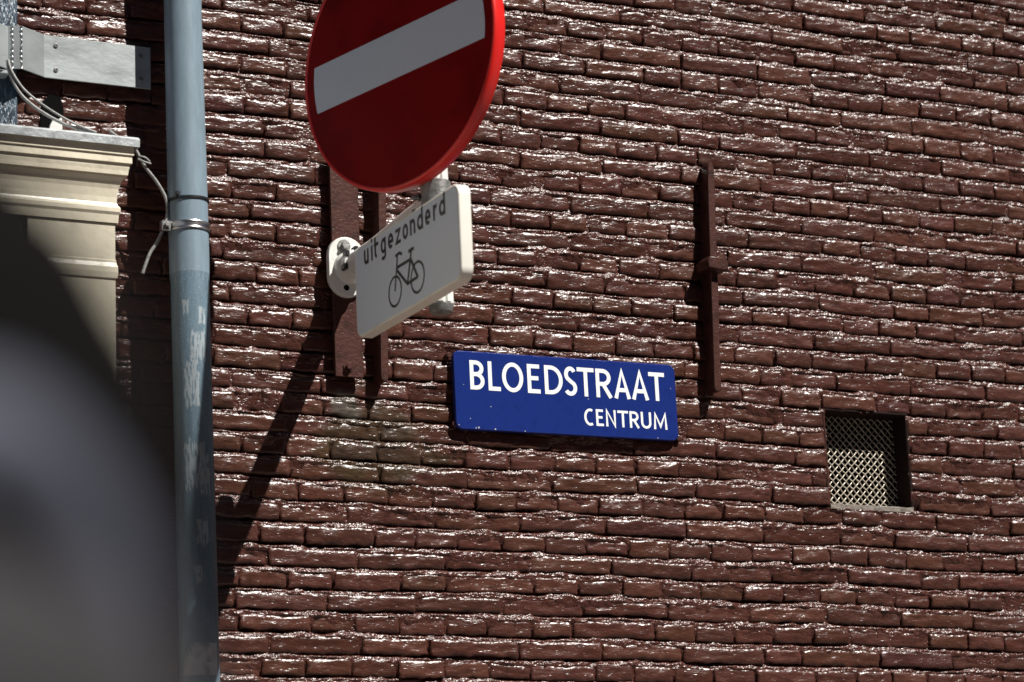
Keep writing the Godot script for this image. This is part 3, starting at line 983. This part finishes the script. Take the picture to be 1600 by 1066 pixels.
# ------------------------------------------------------------------ downpipe, cables
func downpipe():
	var px := 2.334
	var pz := 0.1
	var t := thing("downpipe", "blue-grey round downpipe with torn sticker remains running up the brick wall", "downpipe", Vector3(px, GROUND, pz))
	var o := -t.position
	var arr := []
	var r_at := func(y: float) -> float: return 0.0478 if y < 1.86 else 0.0492 if y < 2.0 else 0.0468
	var ys := [GROUND, 0.4, 0.9, 1.3, 1.6, 1.82, 1.835, 1.9, 2.03, 2.026, 2.5, 2.9, 6.5]
	var st := begin()
	var n := 40
	for i in ys.size() - 1:
		for k in n:
			var P := []
			for q in [[i, k], [i, k + 1], [i + 1, k + 1], [i + 1, k]]:
				var y: float = ys[q[0]]
				var f: float = TAU * q[1] / n
				# u = 0.5 faces the street
				var d := Vector3(sin(f), 0, -cos(f))
				var r: float = 0.0468 if y < 1.83 else 0.0488 if y < 2.032 else 0.0466
				P.append([Vector3(px + d.x * r + 0.010 * clampf((1.9 - y) / 1.0, -0.6, 1.2), y, pz + d.z * r), d, Vector2(float(q[1]) / n, (2.9 - y) / 2.5)])
			for v in [0, 1, 2, 0, 2, 3]:
				st.set_normal(P[v][1])
				st.set_uv(P[v][2])
				st.add_vertex(P[v][0])
	put("pipe", st.commit(), M.pipe_paint, t, o)
	# black tie and steel clamp
	st = begin()
	lathe(st, [[0.0485, -0.003], [0.0515, -0.003], [0.0515, 0.003], [0.0485, 0.003]], Transform3D(Basis(Vector3(0, 0, 1), 0.05), Vector3(px, 2.026, pz)), 40)
	box(st, Vector3(px - 0.045, 2.030, pz + 0.03), Vector3(px - 0.036, 2.04, pz + 0.04), 0.001)
	put("cable_tie", st.commit(), M.black_plastic_and_notch, t, o)
	st = begin()
	lathe(st, [[0.0485, -0.0105], [0.0515, -0.0105], [0.0525, -0.008], [0.0515, -0.004], [0.0515, 0.004], [0.0525, 0.008], [0.0515, 0.0105], [0.0485, 0.0105]], Transform3D(Basis.IDENTITY, Vector3(px, 1.957, pz)), 48)
	var cl := put("pipe_clamp", st.commit(), M.bright_steel, t, o)
	st = begin()
	box(st, Vector3(px - 0.074, 1.944, pz - 0.004), Vector3(px - 0.049, 1.970, pz + 0.016), 0.002)
	put("clamp_lug", st.commit(), M.bright_steel, cl)
	st = begin()
	hexbolt(st, Vector3(px - 0.063, 1.958, pz + 0.016), Vector3(0, 0, 1), 0.007, 0.011)
	put("clamp_screw", st.commit(), M.cast_grey, cl)
	st = begin()
	box(st, Vector3(px + 0.049, 1.946, pz - 0.05), Vector3(px + 0.064, 1.966, pz - 0.012), 0.002)
	put("wall_stay", st.commit(), M.painted_iron, cl)
	# a pale sticker wrapped round the front
	st = begin()
	for k in 14:
		var f := lerpf(PI * 0.80, PI * 1.42, k / 14.0)
		var g := lerpf(PI * 0.80, PI * 1.42, (k + 1) / 14.0)
		var d1 := Vector3(sin(f), 0, -cos(f))
		var d2 := Vector3(sin(g), 0, -cos(g))
		var c := Vector3(px + 0.0108, 0, pz)
		var a := c + d1 * 0.0475 + Vector3(0, 0.862, 0)
		var b := c + d2 * 0.0475 + Vector3(0, 0.862, 0)
		var e := Vector3(0, 0.076 + n_fine.get_noise_2d(f, 1.0) * 0.002, 0)
		tri(st, a, b, b + e, d1, d2, d2)
		tri(st, a, b + e, a + e, d1, d2, d1)
	put("pale_sticker", st.commit(), M.worn_sticker, t, o)

func cables():
	var t := thing("drooping_cable", "thin grey cable tied to the downpipe, dropping from the lead-topped cornice", "cable", Vector3(2.2, 1.8, 0.08))
	var o := -t.position
	var st := begin()
	tube(st, spline([Vector3(2.150, 2.20, 0.06), Vector3(2.172, 2.163, 0.10), Vector3(2.198, 2.149, 0.1), Vector3(2.222, 2.108, 0.1), Vector3(2.254, 2.069, 0.1), Vector3(2.276, 2.03, 0.1), Vector3(2.280, 1.995, 0.1), Vector3(2.272, 1.962, 0.1), Vector3(2.255, 1.92, 0.095), Vector3(2.238, 1.892, 0.09), Vector3(2.226, 1.862, 0.09), Vector3(2.218, 1.838, 0.09)]), 0.0042, 8)
	put("cable_run", st.commit(), M.grey_cable, t, o)
	st = begin()
	tube(st, spline([Vector3(2.208, 2.13, 0.103), Vector3(2.222, 2.126, 0.108), Vector3(2.234, 2.118, 0.105)]), 0.0025, 6)
	tube(st, spline([Vector3(2.205, 2.122, 0.103), Vector3(2.22, 2.114, 0.11), Vector3(2.236, 2.112, 0.108)]), 0.0025, 6)
	put("loose_tie_ends", st.commit(), M.grey_cable, t, o)
	t = thing("looped_cables", "pale cables sagging from the steel bracket down on to the cornice", "cable", Vector3(1.95, 2.2, 0.08))
	o = -t.position
	var c := [Vector3(1.886, 2.345, 0.08), Vector3(1.888, 2.318, 0.085), Vector3(1.899, 2.286, 0.09), Vector3(1.918, 2.254, 0.095), Vector3(1.95, 2.226, 0.1), Vector3(1.992, 2.204, 0.1), Vector3(2.04, 2.187, 0.1), Vector3(2.09, 2.178, 0.1)]
	st = begin()
	tube(st, spline(c), 0.0042, 8)
	put("lower_cable", st.commit(), M.grey_cable, t, o)
	st = begin()
	var c2 := []
	for k in c.size(): c2.append(c[k] + Vector3(0.009 * k / 7.0, 0.014 * sin(PI * k / 7.0), 0.006))
	tube(st, spline(c2), 0.0028, 8)
	put("upper_cable", st.commit(), M.grey_cable, t, o)

# ------------------------------------------------------------------ shop front, steel bracket, board
func shop_front():
	var t := thing("shop_front", "cream painted wooden shop front with moulded cornice and pilaster left of the downpipe", "shop front", Vector3(1.5, GROUND, 0))
	var o := -t.position
	var zf := 0.1      # pilaster face
	var xr := 2.151    # pilaster right edge
	var xl := 0.2
	# [y, how far it stands out]
	var rows := [[1.955, 0.0], [1.955, 0.004], [1.975, 0.006], [1.982, 0.012], [1.992, 0.012], [2.0, 0.003], [2.005, 0.0], [2.02, 0.001], [2.04, 0.006], [2.058, 0.016], [2.068, 0.026], [2.072, 0.027], [2.072, 0.036], [2.082, 0.038], [2.09, 0.041], [2.1, 0.043], [2.1, 0.05], [2.12, 0.05], [2.12, 0.056], [2.142, 0.056], [2.142, 0.02]]
	var st := begin()
	for i in rows.size() - 1:
		mitred(st, rows[i], rows[i + 1], xl, xr, zf)
	put("cornice", st.commit(), M.cream_paint, t, o)
	st = begin()
	var lead := [[2.1425, 0.0], [2.1425, 0.066], [2.139, 0.07], [2.139, 0.074], [2.158, 0.075], [2.163, 0.07], [2.17, 0.0], [2.176, -0.1]]
	for i in lead.size() - 1:
		mitred(st, lead[i], lead[i + 1], xl, xr, zf)
	put("lead_flashing", st.commit(), M.lead_sheet, t, o)
	# pilaster with a small capital
	st = begin()
	var cap := [[GROUND, 0.0], [1.815, 0.0], [1.818, 0.006], [1.832, 0.009], [1.845, 0.008], [1.856, 0.003], [1.862, 0.003], [1.864, 0.0], [1.9545, 0.0]]
	for i in cap.size() - 1:
		mitred(st, cap[i], cap[i + 1], 1.93, xr - 0.004, zf - 0.002)
	put("pilaster", st.commit(), M.cream_paint, t, o)
	st = begin()
	box(st, Vector3(xl, GROUND, 0.0), Vector3(1.93, 1.954, 0.06), 0.003)
	put("fascia", st.commit(), M.cream_paint, t, o)

func mitred(st: SurfaceTool, a: Array, b: Array, xl: float, xr: float, zf: float):
	# one band of a moulding along the front, turned round the right-hand corner and back to the wall
	a = [a[0], a[1] * 0.6]
	b = [b[0], b[1] * 0.6]
	var d := Vector2(b[1] - a[1], b[0] - a[0])
	if d.length() < 1e-6: return
	var n2 := Vector2(d.y, -d.x).normalized()
	if absf(d.y) < 1e-6: n2 = Vector2(0, -1.0 if d.x > 0 else 1.0)
	quad(st, Vector3(xl, a[0], zf + a[1]), Vector3(xr + a[1], a[0], zf + a[1]), Vector3(xr + b[1], b[0], zf + b[1]), Vector3(xl, b[0], zf + b[1]), Vector3(0, n2.y, n2.x))
	quad(st, Vector3(xr + a[1], a[0], zf + a[1]), Vector3(xr + a[1], a[0], -0.01), Vector3(xr + b[1], b[0], -0.01), Vector3(xr + b[1], b[0], zf + b[1]), Vector3(n2.x, n2.y, 0))

func steel_bracket():
	var t := thing("steel_bracket", "folded stainless steel bracket screwed to the wall beside the downpipe", "bracket", Vector3(2.13, 2.333, 0.0))
	var o := -t.position
	var y0 := 2.333
	var y1 := 2.443
	var st := begin()
	box(st, Vector3(1.993, y0, 0.022), Vector3(2.268, y1, 0.026), 0.0012)
	put("wall_plate", st.commit(), M.brushed_steel, t, o)
	var fold := [[1.9935, 0.0255], [1.925, 0.066], [1.905, 0.058], [1.895, 0.052], [1.76, 0.13]]
	var called := ["angled_plate", "seam_strip", "weld_bead", "box_side"]
	for i in 4:
		st = begin()
		var a := Vector3(fold[i][0], y0, fold[i][1])
		var b := Vector3(fold[i + 1][0], y0, fold[i + 1][1])
		var d := (b - a).normalized()
		var tr := Transform3D(Basis(d, Vector3.UP, d.cross(Vector3.UP)), a)
		box(st, Vector3(0, 0, -0.002), Vector3((b - a).length(), y1 - y0, 0.002), 0.001, tr)
		put(called[i], st.commit(), M.brushed_steel, t, o)
	for x in [1.9245, 1.9045]:
		st = begin()
		var pts := []
		for k in 30: pts.append(Vector3(x + 0.0012 * sin(k * 2.1), lerpf(y0, y1, k / 29.0), (0.067 if x > 1.92 else 0.059) + 0.001 * cos(k * 1.7)))
		tube(st, pts, 0.0026, 6)
		put("weld_seam", st.commit(), M.bright_steel, t, o)
	st = begin()
	box(st, Vector3(1.70, y0 - 0.012, 0.0), Vector3(1.90, y0 - 0.002, 0.055), 0.002)
	put("bottom_plate", st.commit(), M.brushed_steel, t, o)
	for p in [[2.024, 2.419], [2.024, 2.356], [2.242, 2.418], [2.242, 2.357]]:
		st = begin()
		lathe(st, [[0.0, 0.0012], [0.002, 0.0012], [0.0024, 0.003], [0.0055, 0.0026], [0.0062, 0.0]].map(func(q): return [q[0], q[1]]), Transform3D(frame_of(Vector3(0, 0, 1)), Vector3(p[0], p[1], 0.026)), 16)
		put("screw", st.commit(), M.cast_grey, t, o)
	st = begin()
	box(st, Vector3(2.03, y0 + 0.02, -0.01), Vector3(2.24, y1 - 0.02, 0.0215), 0.002)
	put("packing", st.commit(), M.painted_iron, t, o)

func edge_things():
	var t := thing("blue_grey_board", "peeling blue-grey wooden board on the wall under the steel bracket", "board", Vector3(1.83, 1.4, 0))
	var st := begin()
	box(st, Vector3(-0.16, 0.0, -0.005), Vector3(0.1, 1.5, 0.016), 0.003)
	put("board", st.commit(), M.blue_grey_wood, t)
	t = thing("broken_brick_hole", "ragged hole in the painted brick showing pale plaster above the cornice", "hole", Vector3(2.02, 2.255, 0))
	st = begin()
	slab(st, PackedVector2Array([Vector2(-0.03, -0.06), Vector2(0.028, -0.06), Vector2(0.03, 0.01), Vector2(0.022, 0.04), Vector2(-0.006, 0.045), Vector2(-0.026, 0.02)]), Transform3D.IDENTITY, -0.02, 0.0035)  # flat near-black slab, the shade inside the hole is put into its colour
	put("hollow", st.commit(), M.dark_hollow, t)
	st = begin()
	slab(st, PackedVector2Array([Vector2(-0.012, -0.06), Vector2(0.026, -0.06), Vector2(0.025, -0.012), Vector2(0.012, -0.022), Vector2(0.002, -0.02), Vector2(-0.006, -0.035)]), Transform3D.IDENTITY, 0.003, 0.009, 0.002)
	put("plaster_lump", st.commit(), M.white_paint, t)

# ------------------------------------------------------------------ the passer-by close to the lens
func cap_dist(p: Vector3, a: Vector3, b: Vector3, ra: float, rb: float) -> float:
	var ab := b - a
	var k := clampf((p - a).dot(ab) / ab.length_squared(), 0.0, 1.0)
	return (p - a - ab * k).length() - lerpf(ra, rb, k)

func smin(a: float, b: float, k: float) -> float:
	var h := maxf(k - absf(a - b), 0.0) / k
	return minf(a, b) - h * h * k * 0.25

func nets(field: Callable, lo: Vector3, hi: Vector3, cell: float, color: Callable, out: Dictionary):
	var n := Vector3i(((hi - lo) / cell).ceil()) + Vector3i.ONE
	var D := PackedFloat32Array()
	D.resize(n.x * n.y * n.z)
	for k in n.z:
		for j in n.y:
			for i in n.x:
				D[(k * n.y + j) * n.x + i] = field.call(lo + Vector3(i, j, k) * cell)
	var at := {}
	var corner := []
	for q in 8: corner.append(Vector3i(q & 1, (q >> 1) & 1, q >> 2))
	var edges := [[0, 1], [2, 3], [4, 5], [6, 7], [0, 2], [1, 3], [4, 6], [5, 7], [0, 4], [1, 5], [2, 6], [3, 7]]
	for k in n.z - 1:
		for j in n.y - 1:
			for i in n.x - 1:
				var d := []
				var neg := 0
				for q in 8:
					var c: Vector3i = corner[q]
					var v := D[((k + c.z) * n.y + j + c.y) * n.x + i + c.x]
					d.append(v)
					if v < 0.0: neg += 1
				if neg == 0 or neg == 8: continue
				var p := Vector3.ZERO
				var m := 0
				for e in edges:
					var a: float = d[e[0]]
					var b: float = d[e[1]]
					if (a < 0.0) != (b < 0.0):
						p += Vector3(corner[e[0]]).lerp(Vector3(corner[e[1]]), a / (a - b))
						m += 1
				p = lo + (Vector3(i, j, k) + p / m) * cell
				at[(k * n.y + j) * n.x + i] = out.v.size()
				out.v.append(p)
				var h := cell * 0.5
				out.n.append(Vector3(field.call(p + Vector3(h, 0, 0)) - field.call(p - Vector3(h, 0, 0)), field.call(p + Vector3(0, h, 0)) - field.call(p - Vector3(0, h, 0)), field.call(p + Vector3(0, 0, h)) - field.call(p - Vector3(0, 0, h))).normalized())
				out.c.append(color.call(p))
	var st := [1, n.x, n.x * n.y]
	for k in range(1, n.z - 1):
		for j in range(1, n.y - 1):
			for i in range(1, n.x - 1):
				var id := (k * n.y + j) * n.x + i
				for ax in 3:
					var a := D[id] < 0.0
					var b: bool = D[id + st[ax]] < 0.0
					if a == b: continue
					var u: int = st[(ax + 1) % 3]
					var v: int = st[(ax + 2) % 3]
					var q := [at[id - u - v], at[id - v], at[id], at[id - u]]
					if a: out.i.append_array(PackedInt32Array([q[0], q[2], q[1], q[0], q[3], q[2]]))
					else: out.i.append_array(PackedInt32Array([q[0], q[1], q[2], q[0], q[2], q[3]]))

func passer_by():
	var H := Vector3(0.0, 0.100, 0.0)   # middle of the head
	var t := thing("person", "dark-haired person with added strips for hair sheen and lightened shade, blurred, very close to camera", "person", Vector3(0.124, GROUND + 0.008, 5.69))
	t.rotation.y = -1.8
	var o := Vector3(0, -GROUND, 0)
	# head: face towards the camera (+z)
	var head := func(p: Vector3) -> float:
		var q := p - H
		var d := (q - Vector3(0, 0.035, -0.012)).length() - 0.078
		d = smin(d, cap_dist(q, Vector3(0, 0.0, 0.008), Vector3(0, -0.072, 0.024), 0.062, 0.036), 0.05)
		d = smin(d, cap_dist(q, Vector3(0, 0.012, 0.076), Vector3(0, -0.022, 0.094), 0.008, 0.013), 0.02)
		d = smin(d, cap_dist(q, Vector3(-0.018, -0.052, 0.068), Vector3(0.018, -0.052, 0.068), 0.008, 0.008), 0.012)
		for s in [-1.0, 1.0]:
			d = smin(d, cap_dist(q, Vector3(s * 0.012, 0.028, 0.07), Vector3(s * 0.045, 0.026, 0.056), 0.008, 0.007), 0.015)
			d = maxf(d, -((q - Vector3(s * 0.031, 0.008, 0.084)).length() - 0.016))
			d = smin(d, (q - Vector3(s * 0.031, 0.008, 0.064)).length() - 0.0125, 0.006)
			d = smin(d, cap_dist(q, Vector3(s * 0.072, 0.02, -0.01), Vector3(s * 0.07, -0.02, -0.005), 0.012, 0.009), 0.01)
		return smin(d, cap_dist(q, Vector3(0, -0.06, -0.02), Vector3(0, -0.15, -0.03), 0.05, 0.054), 0.03)
	var y := H.y
	var J := {
		"neck": Vector3(H.x, y - 0.17, H.z - 0.03), "chest": Vector3(H.x, y - 0.36, H.z - 0.02), "waist": Vector3(H.x, y - 0.60, H.z - 0.02), "hip": Vector3(H.x, y - 0.78, H.z - 0.02),
	}
	var bones := [[J.neck, J.chest, 0.07, 0.125, 0.1], [J.chest, J.waist, 0.13, 0.12, 0.06], [J.waist, J.hip, 0.12, 0.125, 0.06]]
	for s in [-1.0, 1.0]:
		var sh := Vector3(H.x + s * 0.165, y - 0.24, H.z - 0.02)
		var el := Vector3(H.x + s * 0.225, y - 0.53, H.z - 0.03)
		var wr := Vector3(H.x + s * 0.215, y - 0.78, H.z + 0.04)
		bones.append([J.neck + Vector3(s * 0.03, -0.03, 0), sh, 0.06, 0.065, 0.08])
		bones.append([Vector3(H.x + s * 0.07, y - 0.36, H.z - 0.02), Vector3(H.x + s * 0.06, y - 0.6, H.z - 0.02), 0.11, 0.09, 0.06])
		bones.append([sh, el, 0.06, 0.048, 0.03])
		bones.append([el, wr, 0.048, 0.032, 0.02])
		bones.append([wr, wr + Vector3(0, -0.09, 0.015), 0.03, 0.028, 0.012])
		for f in 4:
			bones.append([wr + Vector3(0, -0.08, -0.018 + f * 0.019), wr + Vector3(-s * 0.012, -0.165 + absf(f - 1.5) * 0.012, -0.012 + f * 0.017), 0.0105, 0.0085, 0.006])
		bones.append([wr + Vector3(0, -0.03, 0.03), wr + Vector3(-s * 0.01, -0.10, 0.056), 0.012, 0.0095, 0.008])
		var hp := Vector3(H.x + s * 0.085, y - 0.82, H.z - 0.02)
		var kn := Vector3(H.x + s * 0.095, GROUND + 0.48, H.z - 0.0)
		var an := Vector3(H.x + s * 0.1, GROUND + 0.09, H.z - 0.04)
		bones.append([hp, kn, 0.092, 0.062, 0.05])
		bones.append([kn, an, 0.062, 0.045, 0.03])
		bones.append([an + Vector3(0, -0.045, -0.02), an + Vector3(s * 0.02, -0.05, 0.16), 0.042, 0.036, 0.03])
	var body := func(p: Vector3) -> float:
		var d := 9.0
		for b in bones:
			var m: Vector3 = (b[0] + b[1]) * 0.5
			if (p - m).length() - (b[1] - b[0]).length() * 0.5 - 0.16 > minf(d, 0.1): continue
			d = smin(d, cap_dist(p, b[0], b[1], b[2], b[3]), b[4])
		return d
	var tint := func(p: Vector3) -> Color:
		var k: float = p.y - H.y
		if k > -0.155: return Color(0.34, 0.24, 0.21)
		if k > -0.80 and not (absf(p.x - H.x) > 0.15 and k < -0.775): return Color(0.035, 0.035, 0.045)
		if absf(p.x - H.x) > 0.16: return Color(0.34, 0.24, 0.21)
		return Color(0.02, 0.022, 0.035) if p.y > GROUND + 0.09 else Color(0.015, 0.012, 0.01)
	var out := new_out()
	nets(head, H - Vector3(0.11, 0.19, 0.115), H + Vector3(0.11, 0.135, 0.125), 0.0055, tint, out)
	nets(body, Vector3(H.x - 0.32, GROUND - 0.02, H.z - 0.2), Vector3(H.x + 0.32, y - 0.09, H.z + 0.22), 0.018, tint, out)
	put("body", commit(out), M.person_skin_and_clothes, t, o)
	# chin-length hair with a side parting
	var hair := func(p: Vector3) -> float:
		var q := p - H
		var d := (q - Vector3(0.002, 0.040, -0.018)).length() - 0.0955
		d = smin(d, cap_dist(q, Vector3(0.0, 0.0, -0.05), Vector3(0.0, -0.10, -0.05), 0.072, 0.07), 0.04)
		for s in [-1.0, 1.0]:
			d = smin(d, cap_dist(q, Vector3(s * 0.062, 0.04, 0.0), Vector3(s * 0.066, -0.10, 0.0), 0.024, 0.022), 0.03)
		d += 0.0022 * sin(q.x * 260.0 + q.y * 40.0) * cos(q.z * 190.0)
		# open over the face
		var f := Vector3(q.x, (q.y + 0.035) * 0.62, (q.z - 0.10) * 0.8).length() - 0.062
		return maxf(d, -f)
	var st: SurfaceTool
	out = new_out()
	nets(hair, H - Vector3(0.13, 0.16, 0.15), H + Vector3(0.13, 0.15, 0.11), 0.006, func(_p): return Color.WHITE, out)
	put("hair", commit(out), M.dark_hair, t, o)
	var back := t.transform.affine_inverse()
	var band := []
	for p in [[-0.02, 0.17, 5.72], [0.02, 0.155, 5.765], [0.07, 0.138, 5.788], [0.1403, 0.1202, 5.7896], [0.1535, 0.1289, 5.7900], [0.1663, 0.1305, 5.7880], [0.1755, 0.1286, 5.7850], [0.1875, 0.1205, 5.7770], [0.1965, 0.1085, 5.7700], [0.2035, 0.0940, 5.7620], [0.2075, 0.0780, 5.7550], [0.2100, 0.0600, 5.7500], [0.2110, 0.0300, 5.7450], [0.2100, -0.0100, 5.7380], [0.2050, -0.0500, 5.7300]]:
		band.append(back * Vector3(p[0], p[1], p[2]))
	sheen_band(band, t)  # added strip that stands for the sky sheen on the dark hair
	var shade_filler := []
	for p in [[0.0, 0.03, 5.80], [0.06, 0.05, 5.81], [0.115, 0.062, 5.812], [0.160, 0.064, 5.80], [0.190, 0.045, 5.775], [0.20, -0.01, 5.75], [0.19, -0.07, 5.72]]:
		shade_filler.append(back * Vector3(p[0], p[1], p[2]))
	st = begin()
	tube(st, spline(shade_filler, 4), 0.044, 16)  # tube added to lift the black of the shaded hair
	put("shade_filler", st.commit(), M.shade_filler_tone, t)

func sheen_band(pts: Array, t: Node3D):
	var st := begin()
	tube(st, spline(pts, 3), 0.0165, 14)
	put("hair_sheen", st.commit(), M.hair_sheen_tone, t)

# ------------------------------------------------------------------ the street around
func street():
	var st := begin()
	box(st, Vector3(-60, GROUND - 0.3, -40), Vector3(60, GROUND, 60), 0.01)
	tag(put("ground", st.commit(), M.paving, self), "", "", "", "structure")
	var t := thing("house_across_street", "dark brick house across the street behind the photographer, unseen, sized to block sky light", "house", Vector3(2, GROUND, 12.0))
	st = begin()
	box(st, Vector3(-11, 0, 0), Vector3(16, 9.0, 6), 0.01)  # unseen; height and distance set to keep sky fill off the wall
	put("wall", st.commit(), M.house_brick, t)
	for i in 10:
		for j in 2:
			st = begin()
			var x := -9.5 + i * 2.5
			box(st, Vector3(x, 1.0 + j * 3.0, -0.03), Vector3(x + 1.2, 2.9 + j * 3.0, -0.003), 0.005)
			var w := put("window", st.commit(), M.white_paint, t)
			st = begin()
			box(st, Vector3(x + 0.08, 1.08 + j * 3.0, -0.034), Vector3(x + 1.12, 2.82 + j * 3.0, -0.0305), 0.001)
			put("pane", st.commit(), M.window_glass, w)

func fill_house():
	var t := thing("pale_fill_house", "unseen pale rendered house added at the left to bounce sunlight on to the signs", "house", Vector3(-8, GROUND, 6))
	var st := begin()
	box(st, Vector3(-7, 0, -5.6), Vector3(0, 10, 9), 0.01)  # added house that throws sunlit fill on to the sign faces
	put("wall", st.commit(), M.pale_render, t)
	for i in 4:
		for j in 3:
			st = begin()
			var z := -4.3 + i * 3.4
			var y := 0.9 + j * 3.1
			box(st, Vector3(0.004, y, z), Vector3(0.05, y + 1.8, z + 1.0), 0.005)
			var w := put("window", st.commit(), M.white_paint, t)
			st = begin()
			box(st, Vector3(0.0505, y + 0.08, z + 0.08), Vector3(0.054, y + 1.72, z + 0.92), 0.001)
			put("pane", st.commit(), M.window_glass, w)

func _ready():
	# camera
	var cam := Camera3D.new()
	cam.name = "camera"
	cam.projection = Camera3D.PROJECTION_PERSPECTIVE
	cam.keep_aspect = Camera3D.KEEP_HEIGHT
	add_child(cam)
	cam.transform = Transform3D(Basis(Vector3(0.89465, -0.04296, 0.44470), Vector3(-0.06929, 0.96998, 0.23309), Vector3(-0.44136, -0.23934, 0.86482)).orthonormalized(), EYE)
	var at := CameraAttributesPhysical.new()
	at.frustum_focal_length = 99.96
	at.frustum_focus_distance = 7.3
	at.frustum_near = 0.05
	at.frustum_far = 200.0
	at.exposure_aperture = 99.96 / 30.0
	cam.attributes = at
	# sky and exposure
	var env := Environment.new()
	env.background_mode = Environment.BG_SKY
	env.tonemap_mode = Environment.TONE_MAPPER_LINEAR
	env.tonemap_exposure = 1.6
	env.sdfgi_enabled = true
	env.ssao_enabled = true
	env.ssil_enabled = true
	var sm := ProceduralSkyMaterial.new()
	sm.sky_top_color = Color(0.22, 0.40, 0.74)
	sm.sky_horizon_color = Color(0.58, 0.73, 0.9)
	sm.ground_bottom_color = Color(0.2, 0.18, 0.17)
	sm.ground_horizon_color = Color(0.5, 0.52, 0.55)
	sm.sky_energy_multiplier = 0.32
	var sky := Sky.new()
	sky.sky_material = sm
	env.sky = sky
	var we := WorldEnvironment.new()
	we.name = "world"
	we.environment = env
	add_child(we)
	# sun: high, almost along the wall, from the right
	var sun := DirectionalLight3D.new()
	sun.name = "sun"
	add_child(sun)
	sun.light_energy = 1.6
	sun.light_color = Color(1.0, 0.982, 0.955)
	sun.light_angular_distance = 0.5
	sun.shadow_enabled = true
	sun.look_at_from_position(Vector3(0.62, 1.5, 1.0), Vector3.ZERO, Vector3(0, 0, 1))

	rng.seed = 20
	for q in [[n_wave, 3, 0.06, 3], [n_mid, 7, 22.0, 2], [n_fine, 9, 75.0, 2], [n_slow, 13, 0.15, 3]]:
		q[0].noise_type = FastNoiseLite.TYPE_SIMPLEX_SMOOTH
		q[0].seed = q[1]
		q[0].frequency = q[2]
		q[0].fractal_octaves = q[3]
	make_materials()
	var ws := mat("worn_sticker", lin(0.42, 0.43, 0.45), 0.5)
	worldmap(ws, Vector3(5, 5, 5), M.dirt, null)
	street()
	fill_house()
	brick_wall()
	vent()
	shop_front()
	downpipe()
	mounting_strip()
	wall_anchor(Vector3(3.8445, 1.672, 0), "iron wall anchor standing proud of the bricks right of the blue sign", -0.033)
	wall_anchor(Vector3(2.8715, 1.637, 0), "iron wall anchor half hidden behind the white bicycle plate", -0.02)
	street_name_sign()
	sign_bracket()
	no_entry_sign()
	bicycle_plate()
	steel_bracket()
	edge_things()
	cables()
	passer_by()
	print("fov ", cam.fov, " tan ", tan(deg_to_rad(cam.fov / 2)))
